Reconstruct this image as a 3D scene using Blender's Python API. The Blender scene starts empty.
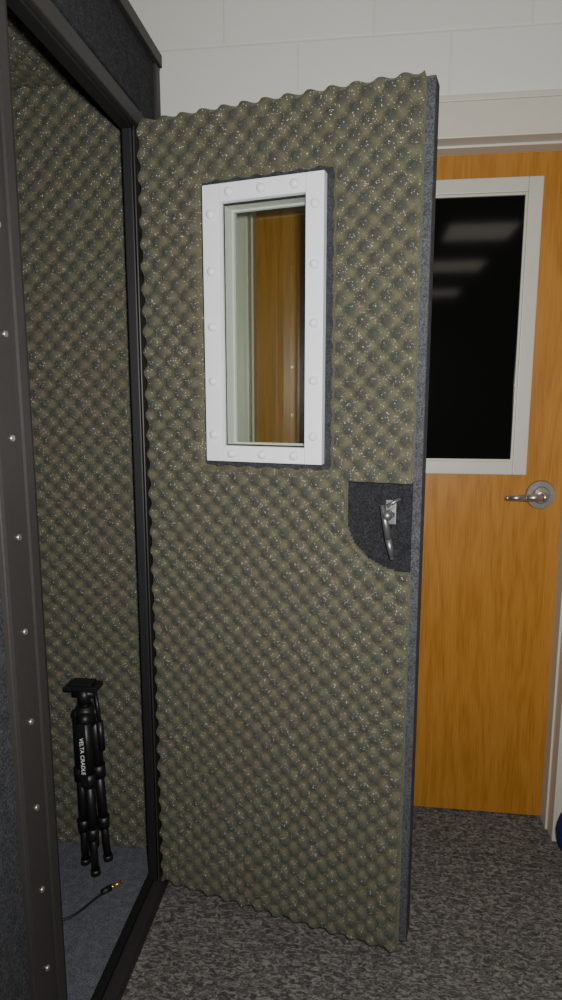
import bpy, bmesh, math, random
from mathutils import Vector, Matrix, noise as mnoise
random.seed(3)
S = bpy.context.scene
COL = S.collection

# ------------------------------------------------------------------ helpers
def empty(name, loc=(0,0,0), rotz=0.0):
    e = bpy.data.objects.new(name, None); COL.objects.link(e)
    e.location = loc; e.rotation_euler = (0,0,rotz); e.empty_display_size = .05
    return e

def obj_from_bm(name, bm, mats, parent=None, smooth=False):
    me = bpy.data.meshes.new(name)
    bmesh.ops.recalc_face_normals(bm, faces=bm.faces[:])
    bm.to_mesh(me); bm.free()
    for m in (mats if isinstance(mats,(list,tuple)) else [mats]): me.materials.append(m)
    if smooth:
        for p in me.polygons: p.use_smooth = True
    o = bpy.data.objects.new(name, me); COL.objects.link(o)
    if parent: o.parent = parent
    return o

def bm_box(bm, a, b, mi=0, bevel=0.0):
    x0,y0,z0 = a; x1,y1,z1 = b
    r = bmesh.ops.create_cube(bm, size=1.0)
    vs = r['verts']
    bmesh.ops.scale(bm, vec=(x1-x0,y1-y0,z1-z0), verts=vs)
    bmesh.ops.translate(bm, vec=((x0+x1)/2,(y0+y1)/2,(z0+z1)/2), verts=vs)
    fs = set()
    for v in vs:
        for f in v.link_faces: fs.add(f)
    for f in fs: f.material_index = mi
    if bevel>0:
        es = set()
        for f in fs:
            for e in f.edges: es.add(e)
        r = bmesh.ops.bevel(bm, geom=list(es), offset=bevel, segments=2, affect='EDGES', profile=.6)
        for f in r['faces']: f.material_index = mi

def boxes(name, lst, mats, parent=None, bevel=0.0):
    bm = bmesh.new()
    for it in lst:
        a,b = it[0],it[1]; mi = it[2] if len(it)>2 else 0
        bm_box(bm,a,b,mi,bevel)
    return obj_from_bm(name,bm,mats,parent)

def bm_tube(bm, p0, p1, r0, r1=None, seg=16, mi=0, smooth=True):
    if r1 is None: r1 = r0
    p0=Vector(p0); p1=Vector(p1); d=p1-p0
    r = bmesh.ops.create_cone(bm, cap_ends=True, segments=seg, radius1=r0, radius2=r1, depth=d.length)
    M = Matrix.Translation((p0+p1)/2) @ d.to_track_quat('Z','Y').to_matrix().to_4x4()
    bmesh.ops.transform(bm, matrix=M, verts=r['verts'])
    fs=set()
    for v in r['verts']:
        for f in v.link_faces: fs.add(f)
    for f in fs:
        f.material_index = mi
        f.smooth = smooth and len(f.verts)==4

def bm_ball(bm, c, r, sc=(1,1,1), mi=0, u=16, v=10):
    k = bmesh.ops.create_uvsphere(bm, u_segments=u, v_segments=v, radius=r)
    bmesh.ops.scale(bm, vec=sc, verts=k['verts'])
    bmesh.ops.translate(bm, vec=c, verts=k['verts'])
    fs=set()
    for w in k['verts']:
        for f in w.link_faces: fs.add(f)
    for f in fs: f.material_index=mi; f.smooth=True

# ------------------------------------------------------------------ materials
def mat(name):
    m = bpy.data.materials.new(name); m.use_nodes=True
    nt = m.node_tree; b = nt.nodes['Principled BSDF']
    return m, nt, b
def N(nt,t,**kw):
    n = nt.nodes.new(t)
    for k,v in kw.items():
        if k in n.inputs: n.inputs[k].default_value=v
        else: setattr(n,k,v)
    return n
def L(nt,a,b): nt.links.new(a,b)
def ramp(nt, fac, stops):
    r = nt.nodes.new('ShaderNodeValToRGB')
    e = r.color_ramp.elements
    e[0].position=stops[0][0]; e[0].color=(*stops[0][1],1)
    e[1].position=stops[-1][0]; e[1].color=(*stops[-1][1],1)
    for p,c in stops[1:-1]:
        k=e.new(p); k.color=(*c,1)
    L(nt,fac,r.inputs[0]); return r
def mixc(nt,fac,a,b,bt='MIX'):
    m = nt.nodes.new('ShaderNodeMix'); m.data_type='RGBA'; m.blend_type=bt
    for i,v in ((0,fac),(6,a),(7,b)):
        if isinstance(v,(int,float)): m.inputs[i].default_value=v
        elif isinstance(v,tuple): m.inputs[i].default_value=(*v,1)
        else: L(nt,v,m.inputs[i])
    return m.outputs[2]
def objco(nt):
    return nt.nodes.new('ShaderNodeTexCoord').outputs['Object']
def noise(nt,vec,scale,detail=2,rough=.5,dist=0):
    n = N(nt,'ShaderNodeTexNoise'); n.inputs['Scale'].default_value=scale
    n.inputs['Detail'].default_value=detail; n.inputs['Roughness'].default_value=rough
    n.inputs['Distortion'].default_value=dist
    L(nt,vec,n.inputs['Vector']); return n
def bump(nt,b,h,strength=.3,dist=.002):
    n=N(nt,'ShaderNodeBump'); n.inputs['Strength'].default_value=strength; n.inputs['Distance'].default_value=dist
    L(nt,h,n.inputs['Height']); L(nt,n.outputs[0],b.inputs['Normal']); return n

def simple(name,col,rough=.5,metal=0.0,var=.08,scale=40,spec=.5,bs=.1):
    m,nt,b = mat(name)
    n = noise(nt,objco(nt),scale,3)
    r = ramp(nt,n.outputs[0],[(.3,tuple(c*(1-var) for c in col)),(.7,tuple(min(1,c*(1+var)) for c in col))])
    L(nt,r.outputs[0],b.inputs['Base Color'])
    b.inputs['Roughness'].default_value=rough; b.inputs['Metallic'].default_value=metal
    b.inputs['Specular IOR Level'].default_value=spec
    if bs: bump(nt,b,n.outputs[0],bs,.001)
    return m

def carpet(name,dark,light,scale=300,rough=.95):
    m,nt,b = mat(name); co=objco(nt)
    n1=noise(nt,co,scale,4,.75); n2=noise(nt,co,scale*.15,2)
    r=ramp(nt,n1.outputs[0],[(.36,dark),(.64,light)])
    r2=ramp(nt,n2.outputs[0],[(.3,(.8,.8,.8)),(.7,(1.15,1.15,1.15))])
    c=mixc(nt,1.0,r.outputs[0],r2.outputs[0],'MULTIPLY')
    L(nt,c,b.inputs['Base Color']); b.inputs['Roughness'].default_value=rough
    b.inputs['Specular IOR Level'].default_value=.15
    bump(nt,b,n1.outputs[0],.7,.003)
    return m

M_black = simple('black_rubber',(.008,.008,.009),.55)
M_blackpl = simple('black_plastic',(.009,.009,.010),.45)
M_frame = simple('dark_charcoal_metal',(.034,.031,.030),.5,.2,scale=120)
M_carp = carpet('charcoal_carpet',(.013,.014,.016),(.066,.068,.076))
M_felt = carpet('dark_felt',(.008,.008,.010),(.040,.041,.047))
M_edge = carpet('bluegrey_carpet',(.028,.029,.034),(.120,.123,.135))
M_bfloor = carpet('booth_floor_carpet',(.056,.060,.076),(.155,.162,.19))
M_steel = simple('brushed_steel',(.55,.52,.48),.3,.9,.05)
M_dsteel = simple('dull_steel',(.26,.26,.27),.38,.8,.05)
M_white = simple('white_paint',(.76,.77,.82),.5,0,.02)
M_pale = simple('pale_reveal_paint',(.60,.62,.59),.5,0,.03)
M_beige = simple('beige_frame_paint',(.55,.52,.45),.4,0,.02,bs=.03)
M_beige2 = simple('grey_frame_paint',(.50,.49,.42),.4,0,.02,bs=.03)
M_gold = simple('gold_plug',(.75,.50,.16),.25,.9,.05)
M_blue = simple('blue_nylon',(.008,.015,.10),.6,0,.1)
M_label = simple('white_print',(.8,.8,.8),.5)
M_ceil = simple('ceiling_tile',(.55,.54,.50),.9,0,.06,60)
M_wallp = simple('painted_wall',(.60,.60,.56),.6,0,.02)

# foam
def foam_mat(name, y_lo, y_hi, ax=1, sign=-1, glit=.9875):
    m,nt,b=mat(name); co=objco(nt)
    s=N(nt,'ShaderNodeSeparateXYZ'); L(nt,co,s.inputs[0])
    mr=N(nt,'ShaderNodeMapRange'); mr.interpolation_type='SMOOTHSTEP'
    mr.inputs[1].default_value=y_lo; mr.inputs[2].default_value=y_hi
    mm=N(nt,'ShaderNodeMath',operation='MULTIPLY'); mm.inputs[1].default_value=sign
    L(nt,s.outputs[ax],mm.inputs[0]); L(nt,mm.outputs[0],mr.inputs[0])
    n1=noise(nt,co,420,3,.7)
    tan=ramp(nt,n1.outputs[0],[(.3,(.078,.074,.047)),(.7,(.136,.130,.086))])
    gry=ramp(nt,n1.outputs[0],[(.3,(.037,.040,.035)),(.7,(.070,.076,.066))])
    c=mixc(nt,mr.outputs[0],tan.outputs[0],gry.outputs[0])  # sheen on the bump slopes painted in by height: tan low, grey crests
    v=N(nt,'ShaderNodeTexVoronoi'); v.inputs['Scale'].default_value=820; L(nt,co,v.inputs['Vector'])
    sep=N(nt,'ShaderNodeSeparateColor'); L(nt,v.outputs['Color'],sep.inputs[0])
    g=N(nt,'ShaderNodeMath',operation='GREATER_THAN'); g.inputs[1].default_value=glit; L(nt,sep.outputs[0],g.inputs[0])
    gc=mixc(nt,sep.outputs[1],(.88,.60,.68),(.7,.8,.8))
    c=mixc(nt,g.outputs[0],c,gc)  # dust specks; their flash sparkle is painted in as pale base colour
    L(nt,c,b.inputs['Base Color']); b.inputs['Roughness'].default_value=.85
    b.inputs['Specular IOR Level'].default_value=.15
    b.inputs['Sheen Weight'].default_value=.15; b.inputs['Sheen Roughness'].default_value=.4
    b.inputs['Sheen Tint'].default_value=(.88,.87,.68,1)
    bump(nt,b,n1.outputs[0],.5,.002)
    return m

# block wall
def block_mat():
    m,nt,b=mat('painted_block'); co=objco(nt)
    s=N(nt,'ShaderNodeSeparateXYZ'); L(nt,co,s.inputs[0])
    ad=N(nt,'ShaderNodeMath',operation='ADD'); ad.inputs[1].default_value=-.067; L(nt,s.outputs[2],ad.inputs[0])
    c=N(nt,'ShaderNodeCombineXYZ'); L(nt,s.outputs[0],c.inputs[0]); L(nt,ad.outputs[0],c.inputs[1])
    br=N(nt,'ShaderNodeTexBrick'); L(nt,c.outputs[0],br.inputs['Vector'])
    br.inputs['Scale'].default_value=1; br.inputs['Brick Width'].default_value=.406
    br.inputs['Row Height'].default_value=.203; br.inputs['Mortar Size'].default_value=.005
    br.inputs['Mortar Smooth'].default_value=.8
    br.inputs['Color1'].default_value=(.64,.65,.61,1); br.inputs['Color2'].default_value=(.66,.67,.63,1)
    br.inputs['Mortar'].default_value=(.62,.63,.585,1)
    n=noise(nt,co,90,4,.6)
    L(nt,br.outputs[0],b.inputs['Base Color']); b.inputs['Roughness'].default_value=.5
    iv=N(nt,'ShaderNodeMath',operation='MULTIPLY_ADD'); iv.inputs[1].default_value=-1.0
    L(nt,br.outputs['Fac'],iv.inputs[0])
    n2=N(nt,'ShaderNodeMath',operation='MULTIPLY'); n2.inputs[1].default_value=.5; L(nt,n.outputs[0],n2.inputs[0])
    L(nt,n2.outputs[0],iv.inputs[2])
    bump(nt,b,iv.outputs[0],.4,.003)
    return m
M_block=block_mat()

def wood_mat():
    m,nt,b=mat('oak_veneer'); co=objco(nt)
    mp=N(nt,'ShaderNodeMapping'); mp.inputs['Scale'].default_value=(7,7,.8); L(nt,co,mp.inputs[0])
    n1=noise(nt,mp.outputs[0],1.3,3,.5,.5)
    mm=N(nt,'ShaderNodeMath',operation='MULTIPLY'); mm.inputs[1].default_value=46; L(nt,n1.outputs[0],mm.inputs[0])
    sn=N(nt,'ShaderNodeMath',operation='SINE'); L(nt,mm.outputs[0],sn.inputs[0])
    mp2=N(nt,'ShaderNodeMapping'); mp2.inputs['Scale'].default_value=(320,320,9); L(nt,co,mp2.inputs[0])
    n2=noise(nt,mp2.outputs[0],1,3,.6)
    a=N(nt,'ShaderNodeMath',operation='MULTIPLY_ADD'); a.inputs[1].default_value=.09; L(nt,sn.outputs[0],a.inputs[0]); L(nt,n2.outputs[0],a.inputs[2])
    r=ramp(nt,a.outputs[0],[(.25,(.28,.112,.015)),(.5,(.365,.160,.025)),(.8,(.42,.200,.040))])
    L(nt,r.outputs[0],b.inputs['Base Color']); b.inputs['Roughness'].default_value=.38
    b.inputs['Specular IOR Level'].default_value=.3
    bump(nt,b,n2.outputs[0],.06,.001)
    return m
M_wood=wood_mat()

def floor_mat():
    m,nt,b=mat('patterned_carpet'); co=objco(nt)
    mp=N(nt,'ShaderNodeMapping'); mp.inputs['Scale'].default_value=(1,1.8,1); L(nt,co,mp.inputs[0])
    n1=noise(nt,mp.outputs[0],62,3,.6,1.2)
    n2=noise(nt,co,420,2,.6)
    r=ramp(nt,n1.outputs[0],[(.38,(.060,.055,.053)),(.50,(.118,.110,.104)),(.62,(.235,.221,.206))])
    r2=ramp(nt,n2.outputs[0],[(.3,(.7,.7,.7)),(.7,(1.2,1.2,1.2))])
    c=mixc(nt,1.0,r.outputs[0],r2.outputs[0],'MULTIPLY')
    L(nt,c,b.inputs['Base Color']); b.inputs['Roughness'].default_value=.95
    b.inputs['Specular IOR Level'].default_value=.1
    bump(nt,b,n2.outputs[0],.6,.003)
    return m
M_floor=floor_mat()

def pane_mat(name,tint,refl):
    m=bpy.data.materials.new(name); m.use_nodes=True; nt=m.node_tree; nt.nodes.clear()
    o=nt.nodes.new('ShaderNodeOutputMaterial'); mx=nt.nodes.new('ShaderNodeMixShader')
    t=nt.nodes.new('ShaderNodeBsdfTransparent'); t.inputs[0].default_value=(*tint,1)
    g=nt.nodes.new('ShaderNodeBsdfGlossy'); g.inputs['Roughness'].default_value=.01
    f=nt.nodes.new('ShaderNodeFresnel'); f.inputs[0].default_value=refl
    L(nt,f.outputs[0],mx.inputs[0]); L(nt,t.outputs[0],mx.inputs[1]); L(nt,g.outputs[0],mx.inputs[2]); L(nt,mx.outputs[0],o.inputs[0])
    return m
M_pane=pane_mat('clear_pane',(.92,.94,.915),1.5)
m,nt,b=mat('dark_room_glass'); b.inputs['Base Color'].default_value=(.004,.004,.004,1); b.inputs['Roughness'].default_value=.06; b.inputs['IOR'].default_value=1.33  # near-black base paints in the unlit room behind the glass
n=noise(nt,objco(nt),3,1); bump(nt,b,n.outputs[0],.02,.001)
M_dglass=m
m,nt,b=mat('troffer_diffuser'); b.inputs['Base Color'].default_value=(.8,.8,.75,1)
b.inputs['Emission Color'].default_value=(1,.93,.78,1); b.inputs['Emission Strength'].default_value=2.8
M_emit=m

# ------------------------------------------------------------------ room shell
XL,XR,YB,YF,ZC = -2.3,2.6,-6.6,1.90,2.70
boxes('floor',[((XL-.15,YB-.15,-.1),(XR+.15,YF+.35,0))],M_floor)
boxes('ceiling',[((XL-.15,YB-.15,ZC),(XR+.15,YF+.35,ZC+.1))],M_ceil)
OX0,OX1,OZ=-.340,.597,2.033           # rough opening of the wooden door
boxes('wall_back',[((XL-.15,YF,0),(OX0-.03,YF+.2,ZC)),((OX1+.03,YF,0),(XR+.15,YF+.2,ZC)),((OX0-.03,YF,OZ+.03),(OX1+.03,YF+.2,ZC))],M_block)
boxes('wall_left',[((XL-.15,YB,0),(XL,YF,ZC))],M_wallp)
boxes('wall_right',[((XR,YB,0),(XR+.15,YF,ZC))],M_wallp)
boxes('wall_front',[((XL-.15,YB-.15,0),(XR+.15,YB,ZC))],M_wallp)

# troffers
def troffer(x,y,hx,hy):
    e=empty('ceiling_light',(x,y,ZC))
    a=hx+.03; b_=hy+.03
    boxes('housing',[((-a,-b_,-.02),(-hx,b_,0)),((hx,-b_,-.02),(a,b_,0)),((-a,-b_,-.02),(a,-hy,0)),((-a,hy,-.02),(a,b_,0))],M_white,e)
    boxes('diffuser',[((-hx,-hy,-.012),(hx,hy,-.002))],M_emit,e)
for y in (-1.75,-3.2,-5.0):
    troffer(.90,y,.27,.28)
for y in (-1.75,-3.2,-5.0):
    troffer(-1.2,y,.27,.28)

# ------------------------------------------------------------------ wooden door + frame
D=empty('door_1',(0,0,0))
f0=YF-.012
fr=[((OX0-.05,f0,0),(OX0,YF+.11,OZ)),((OX1,f0,0),(OX1+.05,YF+.11,OZ)),((OX0-.05,f0,OZ),(OX1+.05,YF+.11,OZ+.10)),
    ((OX0-.052,f0-.006,OZ+.088),(OX1+.052,f0+.01,OZ+.104)),
    ((OX0-.002,f0+.055,0),(OX0+.006,YF+.105,OZ)),((OX1-.006,f0+.055,0),(OX1+.002,YF+.105,OZ)),((OX0,f0+.055,OZ-.006),(OX1,YF+.105,OZ+.002)),
    ((OX0,YF+.145,0),(OX0+.016,YF+.19,OZ)),((OX1-.016,YF+.145,0),(OX1,YF+.19,OZ)),((OX0,YF+.145,OZ-.016),(OX1,YF+.19,OZ)),
    ((OX0-.03,YF+.11,0),(OX0,YF+.2,OZ)),((OX1,YF+.11,0),(OX1+.03,YF+.2,OZ)),((OX0-.03,YF+.11,OZ),(OX1+.03,YF+.2,OZ+.03))]
boxes('steel_frame',fr,M_beige,D,bevel=.0025)
wx0,wx1,wz0,wz1=-.11,.479,1.124,1.961   # lite kit outer
t=.045
dy0,dy1=2.0,2.045
dx0,dx1,dz0,dz1=OX0+.003,OX1-.003,.008,OZ-.004
boxes('leaf',[((dx0,dy0,dz0),(wx0+.02,dy1,dz1)),((wx1-.02,dy0,dz0),(dx1,dy1,dz1)),((wx0+.02,dy0,dz0),(wx1-.02,dy1,wz0+.02)),((wx0+.02,dy0,wz1-.02),(wx1-.02,dy1,dz1))],M_wood,D)
def frame_pts(x0,x1,z0,z1,t,ya,yb):
    return [((x0,ya,z0),(x0+t,yb,z1)),((x1-t,ya,z0),(x1,yb,z1)),((x0+t,ya,z0),(x1-t,yb,z0+t)),((x0+t,ya,z1-t),(x1-t,yb,z1))]
boxes('lite_trim',frame_pts(wx0,wx1,wz0,wz1,.040,dy0-.012,dy0+.01),M_beige2,D,bevel=.003)
boxes('lite_inner_lip',frame_pts(wx0+.036,wx1-.036,wz0+.036,wz1-.036,.010,dy0-.005,dy0+.01),M_beige2,D,bevel=.002)
boxes('glass',[((wx0+t,dy0+.004,wz0+t),(wx1-t,dy0+.010,wz1-t))],M_dglass,D)
bm=bmesh.new()
hx,hz=.526,1.064
bm_tube(bm,(hx,dy0,hz),(hx,dy0-.008,hz),.044,.041,32)
bm_tube(bm,(hx,dy0-.008,hz),(hx,dy0-.014,hz),.026,.022,32)
bm_tube(bm,(hx,dy0-.01,hz),(hx,dy0-.052,hz),.012,.0115,20)
bm_ball(bm,(hx,dy0-.052,hz),.012)
bm_tube(bm,(hx,dy0-.052,hz),(hx-.055,dy0-.056,hz-.002),.0105,.0095,20)
bm_tube(bm,(hx-.055,dy0-.056,hz-.002),(hx-.105,dy0-.050,hz-.004),.0095,.0075,20)
bm_ball(bm,(hx-.055,dy0-.056,hz-.002),.0095)
bm_ball(bm,(hx-.105,dy0-.050,hz-.004),.0076)
obj_from_bm('lever_handle',bm,M_steel,D)
boxes('bottom_gap_strip',[((dx0,dy0+.02,.001),(dx1,dy1,.007))],M_black,D)  # added black strip, stands in for the dark gap under the leaf

# ------------------------------------------------------------------ foam sheet generator
def foam(name,W,H,base,A,p,step,mat_,parent,hole=None,damp=None,ph=(0,0),loc=(0,0,0),rot=(0,0,0)):
    nx=int(round(W/step)); nz=int(round(H/step)); kx=2*math.pi/p
    vs=[];idx={}
    for j in range(nz+1):
        for i in range(nx+1):
            x=W*i/nx; z=H*j/nz
            # soft, slightly stretched foam: low frequency warp and height variation
            nv=mnoise.noise_vector(Vector((x*9,z*9,ph[0]*7)))
            xx=x+nv.x*.005; zz=z+nv.y*.005
            c=math.cos(kx*xx+ph[0])*math.cos(kx*zz+ph[1])
            c=math.copysign(abs(c)**.9,c)
            h=base+A*(1+.25*nv.z)*c
            d=min(x,W-x,z,H-z)
            if d<.012: h-= (1-d/.012)**2*.007
            if damp: h=damp(x,z,h)
            idx[(i,j)]=len(vs); vs.append((x,-h,z))
    fs=[]
    for j in range(nz):
        for i in range(nx):
            xc=W*(i+.5)/nx; zc=H*(j+.5)/nz
            if hole and hole(xc,zc): continue
            fs.append((idx[(i,j)],idx[(i+1,j)],idx[(i+1,j+1)],idx[(i,j+1)]))
    me=bpy.data.meshes.new(name); me.from_pydata(vs,[],fs)
    bm=bmesh.new(); bm.from_mesh(me)
    loose=[v for v in bm.verts if not v.link_faces]
    bmesh.ops.delete(bm,geom=loose,context='VERTS')
    be=[e for e in bm.edges if e.is_boundary]
    r=bmesh.ops.extrude_edge_only(bm,edges=be)
    for g in r['geom']:
        if isinstance(g,bmesh.types.BMVert): g.co.y=0
    for f in bm.faces: f.smooth=True
    bm.to_mesh(me); bm.free(); me.materials.append(mat_)
    o=bpy.data.objects.new(name,me); COL.objects.link(o); o.parent=parent
    o.location=loc; o.rotation_euler=rot
    return o

# ------------------------------------------------------------------ booth door (open)
BD=empty('booth_door',(-.532,1.514,.042),math.atan2(-.158,.650))
H=1.932; FW=.646; BW=.664
FT=.045   # foam thickness ; local y=0 = foam front crest plane, body behind
ZB=.042
AM=.0090; BS=.035; PR=.049
wu0,wu1,wv0,wv1=.168,.450,1.208-ZB,1.815-ZB
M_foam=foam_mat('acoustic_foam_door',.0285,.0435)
def rect_d(x,z,x0,x1,z0,z1):
    dx=max(x0-x,0,x-x1); dz=max(z0-z,0,z-z1)
    return math.hypot(dx,dz)
cu0,cz0,cz1=.502,.930,1.132
def in_cut(x,z):
    if x<cu0 or z>cz1 or z<cz0: return False
    if z>cz0+.115: return True
    rx=FW-cu0; rz=.115
    return ((x-FW)/rx)**2+((z-(cz0+rz))/rz)**2<1
def hole(x,z):
    if wu0-.006<x<wu1+.008 and wv0-.006<z<wv1+.006: return True
    return in_cut(x,z)
def damp(x,z,h):
    d=rect_d(x,z,wu0-.006,wu1+.008,wv0-.006,wv1+.006)
    if d<.022:
        t=d/.022; t=t*t*(3-2*t); h=.016*(1-t)+h*t
    return h
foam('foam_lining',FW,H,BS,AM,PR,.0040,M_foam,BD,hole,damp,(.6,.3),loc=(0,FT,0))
y0,y1=FT+.0005,FT+.050
a0,a1,c0,c1=wu0+.038,wu1-.038,wv0+.035,wv1-.037
slab=[((.004,y0,.004),(a0,y1,H-.004)),((a1,y0,.004),(BW,y1,H+.004)),((a0,y0,.004),(a1,y1,c0)),((a0,y0,c1),(a1,y1,H-.004))]
boxes('slab',slab,M_edge,BD,bevel=.004)
boxes('window_dark_rim',frame_pts(wu0-.018,wu1+.020,wv0-.018,wv1+.020,.030,FT-.021,FT),M_carp,BD,bevel=.003)  # added strip, stands in for the dark rounded groove of the compressed foam
boxes('hinge_leaf',[((-.012,y0,.2),(.006,y1-.01,.30)),((-.012,y0,.9),(.006,y1-.01,1.0)),((-.012,y0,1.6),(.006,y1-.01,1.7))],M_black,BD)
wf=[((wu0,.004,wv0),(wu0+.040,.034,wv1)),((wu1-.040,.004,wv0),(wu1,.034,wv1)),((wu0+.0405,.004,wv0),(wu1-.0405,.034,wv0+.036)),((wu0+.0405,.004,wv1-.038),(wu1-.0405,.034,wv1))]
boxes('window_frame',wf,M_white,BD,bevel=.0012)
boxes('window_back_frame',[((wu0,y1,wv0),(wu0+.036,y1+.012,wv1)),((wu1-.036,y1,wv0),(wu1,y1+.012,wv1)),((wu0+.036,y1,wv0),(wu1-.036,y1+.012,wv0+.034)),((wu0+.036,y1,wv1-.036),(wu1-.036,y1+.012,wv1))],M_white,BD)
boxes('window_reveal',[((a0-.005,.020,c0-.004),(a0+.001,y1,c1+.004)),((a1-.001,.020,c0-.004),(a1+.005,y1,c1+.004)),((a0,.020,c0-.004),(a1,y1,c0+.001)),((a0,.020,c1-.001),(a1,y1,c1+.004))],M_pale,BD)
boxes('window_bead',frame_pts(a0,a1,c0,c1,.005,.074,.084),M_pale,BD)
boxes('window_gasket',frame_pts(a0+.001,a1-.001,c0+.001,c1-.001,.0015,.028,.034),M_black,BD)
boxes('window_pane',[((a0,.018,c0),(a1,.022,c1))],M_pane,BD)
boxes('window_rear_pane',[((a0+.001,.086,c0+.001),(a1-.001,.089,c1-.001))],M_pane,BD)
bm=bmesh.new()
zs=[wv0+.062+(wv1-wv0-.124)*k/4 for k in range(5)]
pts=[(wu0+.020,z) for z in zs]+[(wu1-.020,z) for z in zs]
for k in range(3):
    x=wu0+.065+(wu1-wu0-.13)*k/2
    pts+= [(x,wv0+.018),(x,wv1-.019)]
for x,z in pts:
    bm_tube(bm,(x,.004,z),(x,.000,z),.0105,.0095,20)
    bm_ball(bm,(x,.001,z),.009,(1,.8,1))
obj_from_bm('bolt_caps',bm,M_white,BD)
# latch
boxes('latch_recess_panel',[((cu0-.004,FT-.006,cz0-.004),(FW-.001,FT,cz1+.004))],M_felt,BD)
bm=bmesh.new()
lx,lz=.600,1.062
bm_box(bm,(lx-.012,FT-.012,lz-.024),(lx+.012,FT-.006,lz+.030),0,.002)
bm_tube(bm,(lx,FT-.010,lz),(lx,FT-.034,lz),.010,.009,20)
bm_tube(bm,(lx-.014,FT-.034,lz+.022),(lx+.002,FT-.040,lz-.050),.006,.0075,16)
bm_tube(bm,(lx+.002,FT-.040,lz-.050),(lx+.010,FT-.036,lz-.092),.0075,.005,16)
bm_ball(bm,(lx+.010,FT-.036,lz-.092),.005)
bm_ball(bm,(lx-.002,FT-.037,lz),.011)
bm_tube(bm,(lx-.004,FT-.030,lz+.020),(lx+.022,FT-.020,lz+.036),.004,.004,12)
obj_from_bm('latch_handle',bm,M_dsteel,BD)

# ------------------------------------------------------------------ booth
B=empty('sound_booth',(0,0,0))
X=-.535; Xi=X-.026; XBK=-1.65
Y0,Y1=-.55,1.70
ZO=1.968; ZT=2.195
oy0,oy1=.985,1.535
boxes('front_panels',[((Xi,Y0,.0),(X,.868,ZT-.02)),((Xi,.868,ZO+.05),(X,Y1,ZT-.02)),((Xi,oy1+.05,0),(X,Y1,ZO+.05))],M_carp,B)
boxes('opening_frame',[((Xi,.868,0),(X+.010,.958,ZO+.05)),((Xi,oy1+.002,0),(X-.004,oy1+.05,ZO+.05)),((Xi,.958,ZO),(X+.006,oy1+.05,ZO+.035)),((Xi,.958,0),(X+.012,oy1+.05,.038))],M_frame,B,bevel=.003)
boxes('opening_gasket',[((Xi-.004,.958,.04),(X+.004,.985,ZO)),((Xi-.004,oy1-.012,.04),(X-.006,oy1+.002,ZO)),((Xi-.006,.958,ZO-.010),(X-.004,oy1,ZO)),((Xi-.01,.985,.036),(X-.016,oy1,.054))],M_black,B,bevel=.003)
boxes('frame_inner_ridge',[((X+.010,.937,0),(X+.015,.958,ZO+.05)),((X+.010,.868,0),(X+.015,.880,ZO+.05))],M_frame,B)
bm=bmesh.new()
z=.232
while z<2.0:
    bm_tube(bm,(X+.009,.909,z),(X+.013,.909,z),.0055,.0045,14); z+=.152
obj_from_bm('frame_screws',bm,M_steel,B)
boxes('top_trim',[((XBK-.02,Y0-.02,ZT-.030),(X+.014,Y1+.012,ZT))],M_frame,B,bevel=.003)
boxes('corner_trim',[((X-.03,Y1-.022,0),(X+.008,Y1+.010,ZT-.030))],M_frame,B,bevel=.003)
boxes('outer_walls',[((XBK,Y0,0),(Xi,Y0+.05,ZT-.035)),((XBK,Y1-.035,0),(Xi,Y1,ZT-.035)),((XBK-.05,Y0,0),(XBK,Y1,ZT-.035)),((XBK,Y0,ZT-.060),(Xi,Y1,ZT-.035))],M_carp,B)
boxes('booth_floor',[((XBK,Y0+.05,.0),(Xi,Y1-.035,.046))],M_bfloor,B)
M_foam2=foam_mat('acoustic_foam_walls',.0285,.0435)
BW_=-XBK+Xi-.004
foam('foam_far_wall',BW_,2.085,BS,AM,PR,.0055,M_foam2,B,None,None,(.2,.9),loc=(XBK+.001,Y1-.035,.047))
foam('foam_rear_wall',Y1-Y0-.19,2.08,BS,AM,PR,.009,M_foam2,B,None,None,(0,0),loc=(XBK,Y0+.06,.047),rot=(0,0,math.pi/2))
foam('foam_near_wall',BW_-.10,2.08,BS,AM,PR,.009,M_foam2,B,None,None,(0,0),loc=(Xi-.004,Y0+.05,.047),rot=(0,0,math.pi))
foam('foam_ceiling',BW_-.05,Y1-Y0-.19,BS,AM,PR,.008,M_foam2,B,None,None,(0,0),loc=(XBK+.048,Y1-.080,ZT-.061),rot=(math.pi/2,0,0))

# ------------------------------------------------------------------ tripod
T=empty('tripod',(-.728,1.555,.046))
T.rotation_euler=(0,math.radians(-1.2),0)
bm=bmesh.new()
for k in range(3):
    a=math.radians(-90+120*k+20); cx,cy=math.cos(a),math.sin(a)
    P=lambda r,z:(cx*r,cy*r,z)
    bm_tube(bm,P(.024,.46),P(.027,.28),.0145,.0145,14)
    bm_tube(bm,P(.027,.28),P(.031,.12),.0125,.0125,14)
    bm_tube(bm,P(.031,.13),P(.035,.012),.0100,.0100,14)
    bm_tube(bm,P(.035,.016),P(.036,.001),.013,.014,14)
    bm_tube(bm,P(.027,.30),P(.0275,.262),.0185,.0175,12)
    bm_tube(bm,P(.031,.14),P(.031,.105),.0165,.0150,12)
    bm_ball(bm,P(.024,.455),.018)
bm_tube(bm,(0,0,.06),(0,0,.50),.011,.011,16)
bm_tube(bm,(0,0,.43),(0,0,.485),.028,.022,18)
bm_tube(bm,(0,0,.49),(0,0,.530),.017,.015,18)
bm_tube(bm,(-.030,0,.517),(.030,0,.517),.009,.009,14)
bm_box(bm,(-.046,-.024,.533),(.046,.024,.546),0,.002)
bm_box(bm,(-.034,-.020,.546),(.030,.020,.553),0,.002)
bm_tube(bm,(.034,-.004,.526),(.048,-.02,.45),.005,.005,12)
bm_tube(bm,(.048,-.02,.45),(.052,-.024,.37),.009,.008,12)
obj_from_bm('tripod_body',bm,M_blackpl,T)
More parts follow.
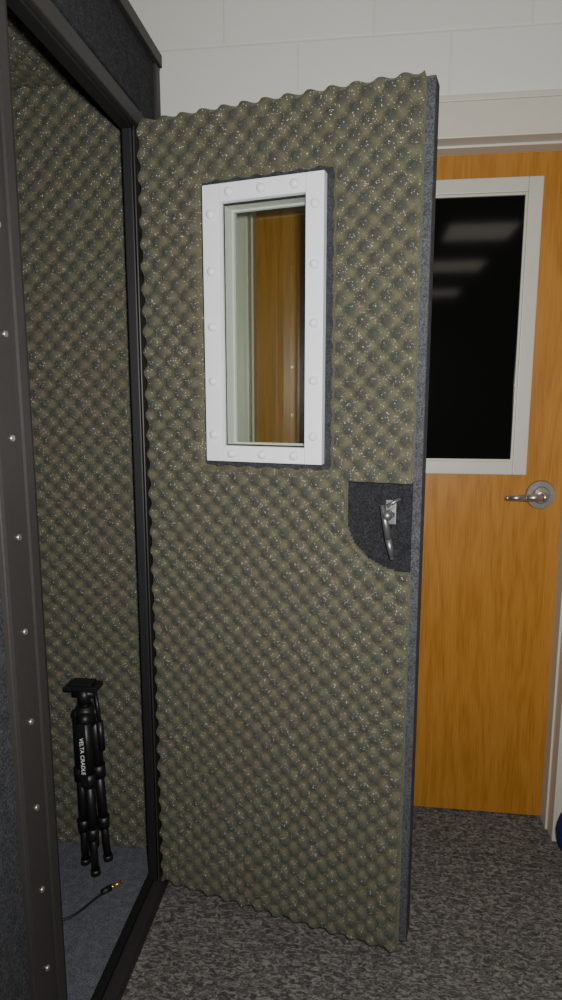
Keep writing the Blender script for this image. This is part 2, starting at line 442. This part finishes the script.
boxes('label_plate',[((-.006,-.0455,.27),(.014,-.038,.45))],M_blackpl,T,bevel=.001)
cu=bpy.data.curves.new('label_text','FONT'); cu.body='VELTA CRADLE'; cu.size=.0155; cu.extrude=.0004; cu.align_x='CENTER'; cu.align_y='CENTER'
to=bpy.data.objects.new('label_text',cu); COL.objects.link(to); to.parent=T
to.location=(.004,-.0462,.36)
to.rotation_euler=(Matrix.Rotation(math.radians(90),3,'X')@Matrix.Rotation(math.radians(-90),3,'Z')).to_euler()
cu.materials.append(M_label)

# ------------------------------------------------------------------ cable
C=empty('audio_cable',(0,0,0))
cc=bpy.data.curves.new('cord','CURVE'); cc.dimensions='3D'; cc.bevel_depth=.0032; cc.bevel_resolution=3
sp=cc.splines.new('NURBS')
P=[(-.668,1.452),(-.685,1.425),(-.70,1.38),(-.735,1.35),(-.80,1.33),(-.88,1.22),(-.85,1.05),(-.95,.9)]
sp.points.add(len(P)-1)
for i,(x,y) in enumerate(P): sp.points[i].co=(x,y,.0505,1)
sp.use_endpoint_u=True; sp.order_u=4
co_=bpy.data.objects.new('cord',cc); COL.objects.link(co_); co_.parent=C; cc.materials.append(M_black)
bm=bmesh.new()
p0=Vector((-.669,1.450,.055)); p1=Vector((-.630,1.494,.055)); d=(p1-p0)
bm_tube(bm,p0,p0+d*.45,.0075,.0085,14,0)
bm_tube(bm,p0+d*.45,p0+d*.60,.0080,.0080,14,1)
bm_tube(bm,p0+d*.60,p1,.0055,.0048,14,1)
bm_ball(bm,p1,.005,mi=1)
obj_from_bm('plug',bm,[M_black,M_gold],C)

# ------------------------------------------------------------------ blue bag at the jamb
G=empty('duffel_bag',(.700,1.79,0))
bm=bmesh.new()
bm_ball(bm,(0,0,.105),.1,(1.22,.80,1.05),u=28,v=18)
for v in bm.verts:
    if v.co.z<.012: v.co.z=.002
    v.co.z += .004*math.sin(v.co.x*70)*math.cos(v.co.y*50) if v.co.z>.03 else 0
obj_from_bm('bag_body',bm,M_blue,G)
hc=bpy.data.curves.new('handles','CURVE'); hc.dimensions='3D'; hc.bevel_depth=.006
s2=hc.splines.new('NURBS'); Q=[(-.05,-.04,.17),(-.04,-.055,.22),(.0,-.06,.24),(.04,-.055,.22),(.05,-.04,.17)]
s2.points.add(4)
for i,q in enumerate(Q): s2.points[i].co=(*q,1)
s2.use_endpoint_u=True
ho=bpy.data.objects.new('handles',hc); COL.objects.link(ho); ho.parent=G; hc.materials.append(M_blue)

# ------------------------------------------------------------------ lights
fl=bpy.data.lights.new('camera_flash','AREA'); fl.shape='RECTANGLE'; fl.size=.06; fl.size_y=.04; fl.energy=35; fl.color=(1,.98,.95)
fo=bpy.data.objects.new('camera_flash',fl); COL.objects.link(fo); fo.location=(.06,.0,1.42)
fo.rotation_euler=(math.radians(86),0,math.radians(2))
w=bpy.data.worlds.new('World'); S.world=w; w.use_nodes=True
w.node_tree.nodes['Background'].inputs[0].default_value=(.5,.48,.42,1); w.node_tree.nodes['Background'].inputs[1].default_value=.05

# ------------------------------------------------------------------ camera
cam=bpy.data.cameras.new('camera'); co=bpy.data.objects.new('camera',cam); COL.objects.link(co)
cam.sensor_fit='VERTICAL'; cam.sensor_height=36; cam.lens=645/1000*36; cam.clip_start=.02
co.location=(0,0,1.36); co.rotation_euler=(math.radians(90-9.25),0,math.radians(7.4))
S.camera=co
